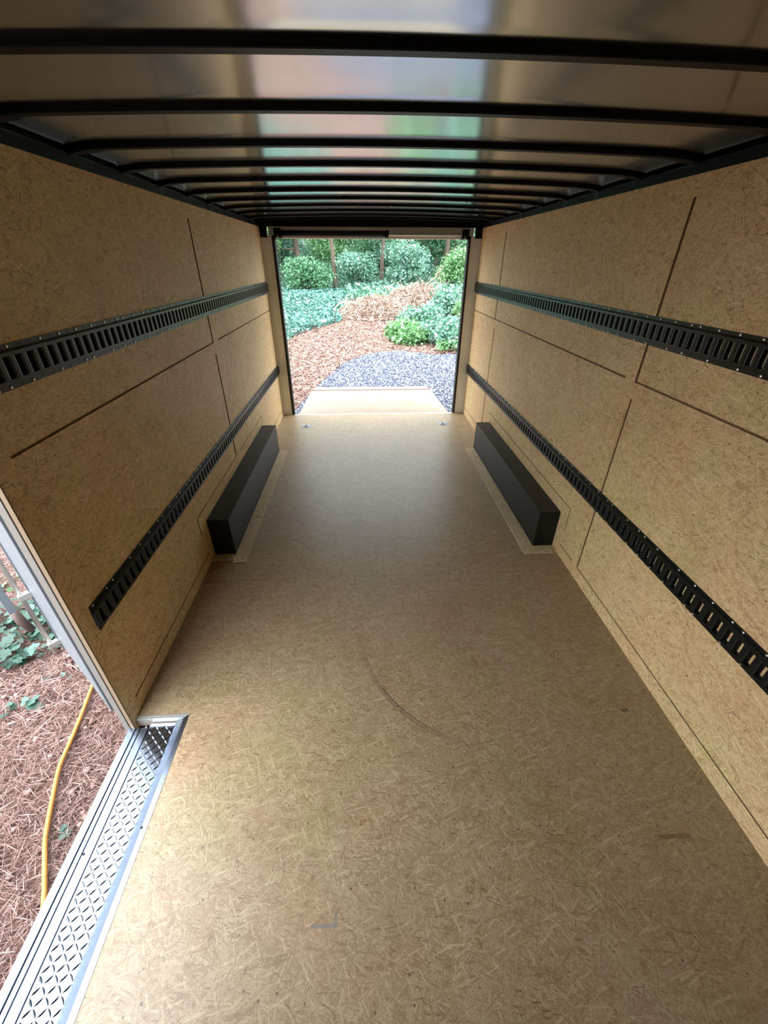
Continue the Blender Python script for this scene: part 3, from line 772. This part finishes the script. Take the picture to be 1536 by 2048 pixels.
bush(3.1, 12.6, .95, .9, 'leaf_bright', 'green bush beside the right rear post', .10, 3600)
bush(3.0, 15.2, .95, 1.0, 'leaf_mint', 'round pale bush standing above the cut branches', .12, 3400)
bush(1.7, 13.4, .75, .5, 'leaf_mint', 'small loose pale bush in front of the brush pile', .10, 2600)
bush(4.4, 15.5, 1.2, 1.3, 'leaf_dark', 'dark bush at the far right of the rear opening', .12, 3200)
# cut leafy branches lying on the straw
for k, (x0, y0, a, L_, lb) in enumerate([(.5, 10.9, .15, 1.3, 'cut leafy branch lying nearest the gravel'), (.75, 11.9, .7, 1.4, 'cut leafy branch lying behind the bright low bush'), (1.5, 10.2, -.1, 1.2, 'cut leafy branch lying over the gravel edge on the right')]):
    t = thing('cut_branch', lb, 'branch', (x0, y0, float(gz(x0, y0))), a)
    mb = MB(); rr = random.Random(k); limb(mb, (0, 0, .05), (1, 0, .12), L_, .014, rr, 1); mb.build('stick', ['stick'], t, True)
    n = 900; u = rng.uniform(.1, 1, n)
    P = np.stack([u*L_, rng.normal(0, .16, n)*(1.2-u*.6), .06+.12*u+rng.uniform(0, .16, n)], -1)
    scatter_mesh('leaves', P, LF_V, LF_F, .085, 'leaf_bright' if k != 1 else 'leaf_mint', tilt=.8, parent=t)

# forest trees
def tree_proto(seed, H_, R_, mat, lowc, leaf=.13, n=14000, lean=.0):
    rr = random.Random(seed); t = bpy.data.objects.new('tree', None); COL.objects.link(t)
    mb = MB(); pts = [Vector((0, 0, -.15))]; d = Vector((lean, 0, 1)).normalized()
    for i in range(10):
        d = (d+Vector((rr.gauss(0, .04), rr.gauss(0, .04), 0))).normalized(); pts.append(pts[-1]+d*H_/10)
    rb = .016*H_+.02
    mb.tube(pts, [rb*(1-.08*i) for i in range(11)], 9); mb.build('trunk', ['bark'], t, True)
    tips = []
    for k in range(12):
        z = rr.uniform(lowc, .95)*H_; i = min(9, int(z/H_*10)); a = rr.uniform(0, 2*PI); L_ = R_*rr.uniform(.6, 1)
        p0 = pts[i]; dd = Vector((math.cos(a), math.sin(a), rr.uniform(.05, .5))); mb = MB(); limb(mb, p0, dd, L_, rb*.3, rr, 0); mb.build('branch', ['bark'], t, True)
        tips.append(p0+dd.normalized()*L_*.75)
    cl = [blob(n//12, R_*.42, .6, .2)+np.array(tp) for tp in tips]
    scatter_mesh('foliage', np.concatenate(cl), LF_V, LF_F, leaf, mat, parent=t)
    return t
protos = [tree_proto(1, 8, 2.1, 'leaf_dark', .12), tree_proto(2, 7, 2.2, 'leaf_mint', .10), tree_proto(3, 9, 2.2, 'leaf_bright', .16), tree_proto(4, 6.5, 1.6, 'leaf_dark', .4, lean=.06, n=9000)]
def place(proto, loc, rz, label, sc=1, first=[set()]):
    key = proto.name
    if key not in first[0]: first[0].add(key); r = proto
    else:
        r = proto.copy(); COL.objects.link(r)
        for ch in proto.children:
            c = ch.copy(); COL.objects.link(c); c.parent = r
    r.location = loc; r.rotation_euler = (0, 0, rz); r.scale = (sc,)*3
    tag(r, label, 'tree', 'trees at the forest edge behind the trailer')
TREES = [(0, -5.2, 25.5, 'dark leafed tree at the left edge of the rear opening'),
         (2, -3.1, 24.0, 'bright green tree left of centre, first left of the thin dark trunks'),
         (3, -1.3, 22.5, 'slender leaning tree with bare lower trunk left of centre'),
         (3, .95, 24.5, 'slender tree with dark bare trunk in the centre of the rear opening'),
         (1, 2.2, 26.0, 'pale leafed tree right of the central bare trunk'),
         (2, -.6, 29.0, 'bright green tree behind the central gap in the forest'),
         (0, 4.4, 25.0, 'dark leafed tree right of the pale one'),
         (1, -7.6, 28.0, 'pale leafed tree behind the left edge of the rear opening'),
         (2, 6.4, 27.0, 'bright green tree at the right edge of the rear opening'),
         (0, 1.4, 31.5, 'dark tree deep in the forest behind the centre'),
         (0, -3.9, 31.5, 'dark tree deep in the forest on the left'),
         (1, 4.9, 32.0, 'pale tree deep in the forest on the right'),
         (0, 9.0, 28.0, 'dark tree beyond the right edge of the rear opening'),
         (2, -10.2, 26.0, 'bright tree beyond the left edge of the rear opening')]
for k, (pi_, x, y, lab) in enumerate(TREES):
    place(protos[pi_], (x, y, float(gz(x, y))), k*1.7, lab, 1.0)
# shrubs under the trees
SH = [(-4.3, 26.5, 1.8, 2.6, 'leaf_mint', 'whitish tall shrub far back on the left'), (.6, 27.0, 1.8, 2.6, 'leaf_dark', 'dark tall shrub far back behind the centre'), (3.4, 27.5, 1.9, 3.0, 'leaf_bright', 'yellowish green tall shrub far back right of centre'), (-1.9, 27.5, 1.8, 3.0, 'leaf_bright', 'green tall shrub far back left of centre'), (6.9, 26, 1.9, 3.0, 'leaf_mint', 'pale tall shrub far back on the right'),
      (-5.2, 23.0, 1.5, 2.0, 'leaf_mint', 'pale tall shrub under the trees at the left'), (-2.6, 21.8, 1.3, 1.5, 'leaf_dark', 'dark shrub behind the ivy bed, left of centre'),
      (-.2, 22.6, 1.3, 1.6, 'leaf_mint', 'pale shrub behind the brush piles, near the centre'), (2.3, 23.0, 1.4, 2.1, 'leaf_mint', 'tall whitish shrub right of centre under the trees'),
      (4.6, 22.0, 1.3, 1.9, 'leaf_bright', 'bright green shrub under the trees at the right'), (6.2, 21.0, 1.5, 2.0, 'leaf_dark', 'dark shrub at the right edge under the trees'),
      (-6.8, 20.5, 1.4, 1.5, 'leaf_dark', 'dark shrub at the left edge behind the ivy')]
for x, y, R_, h_, mt, lb in SH: bush(x, y, R_, h_, mt, lb, .11, 6000, 'shrubs under the forest trees', 'shrub', 'shrub')

# a dense forest wall far behind the first row of trees
for k, (x, y, s_) in enumerate([(-14, 38, 1.3), (-10, 40, 1.4), (-6, 38, 1.3), (-2, 40, 1.4), (2.5, 38, 1.3), (7, 40, 1.4), (11, 38, 1.3), (15, 40, 1.4)]):
    nm = ['leftmost', 'second from the left', 'third from the left', 'fourth from the left', 'fourth from the right', 'third from the right', 'second from the right', 'rightmost'][k]
    place(protos[0], (x, y, float(gz(x, y))-.3), k*.9, 'dark tree in the farthest row of the forest, %s' % nm, s_)

# ------------------------------------------------------------------ small plants by the side doorway
def sprig(x, y, n, R_, size, label, mat='ivy_near', h=.07, name='ivy_plant'):
    t = thing(name, label, 'ivy', (x, y, float(gz(x, y))), group='ivy in the straw by the side doorway')
    P = []; mb = MB()
    for k in range(n):
        a = rng.uniform(0, 2*PI); r_ = R_*math.sqrt(rng.uniform(0, 1)); z = rng.uniform(.4, 1)*h
        P.append((r_*math.cos(a), r_*math.sin(a), z)); mb.tube([(0, 0, .0), (r_*.5*math.cos(a), r_*.5*math.sin(a), z*.7), P[-1]], .0014, 4)
    mb.build('stem', ['bark'], t)
    V = [(0, -.40, .02), (.22, -.52, 0), (.5, -.1, .03), (.26, .06, .05), (.30, .32, .02), (0, .62, 0), (-.30, .32, .02), (-.26, .06, .05), (-.5, -.1, .03), (-.22, -.52, 0), (0, .0, -.02)]
    Fc = [(i, (i+1) % 10, 10) for i in range(10)]
    scatter_mesh('leaves', np.array(P), V, Fc, size, mat, tilt=.35, parent=t)
sprig(-2.47, 2.02, 95, .26, .062, 'large ivy patch below the hanging lever, outside the side doorway', h=.11)
sprig(-2.75, 2.22, 60, .22, .062, 'ivy clump at the picture edge behind the large patch', h=.11)
sprig(-2.13, 1.54, 4, .035, .062, 'ivy sprig with four leaves in the straw, left of the yellow hose')
sprig(-2.22, 1.50, 4, .045, .055, 'small ivy sprig at the picture edge beside the four leaved one')
sprig(-2.03, 1.77, 4, .07, .03, 'tiny ivy seedling between the large patch and the yellow hose', h=.04)
sprig(-1.93, 1.86, 2, .03, .032, 'tiny ivy seedling close to the doorway edging', h=.04)
sprig(-2.19, 1.73, 3, .05, .03, 'tiny ivy seedling just under the large ivy patch', h=.04)
sprig(-1.555, .905, 3, .02, .042, 'small ivy sprig between the yellow hose and the sill', h=.04)
sprig(-2.95, 2.75, 40, .3, .06, 'ivy clump farther back beside the trailer', 'leaf_bright', .10)
sprig(-2.3, 2.6, 30, .2, .05, 'bright green weeds seen past the lock bar', 'leaf_bright', .12, 'weed_plant')

# yellow hose / cord
hp = [(-2.05, 2.6), (-1.90, 1.95), (-1.836, 1.656), (-1.796, 1.475), (-1.768, 1.329), (-1.741, 1.173), (-1.688, 1.032), (-1.644, .926), (-1.608, .848), (-1.54, .739), (-1.477, .632), (-1.42, .50), (-1.40, .3), (-1.44, 0)]
pts = []
for i in range(len(hp)-1):
    p0, p1, p2, p3 = (Vector((*hp[max(0, min(len(hp)-1, i+k))], 0)) for k in (-1, 0, 1, 2))
    for s in range(6):
        u = s/6; pts.append(.5*((2*p1)+(-p0+p2)*u+(2*p0-5*p1+4*p2-p3)*u*u+(-p0+3*p1-3*p2+p3)*u**3))
for p_ in pts: p_.z = float(gz(p_.x, p_.y)) + .045
t = thing('garden_hose', 'yellow orange hose lying on the pine straw outside the side doorway', 'hose', (0, 0, 0))
mb = MB(); mb.tube(pts, .0105, 10); mb.build('tube', ['hose'], t, True)
for i in (10, 22, 30, 41, 47, 55, 60):
    mb = MB(); mb.tube([pts[i], pts[i].lerp(pts[i+1], .18)], .0113, 10); mb.build('dark_band', ['hose_band'], t, True)
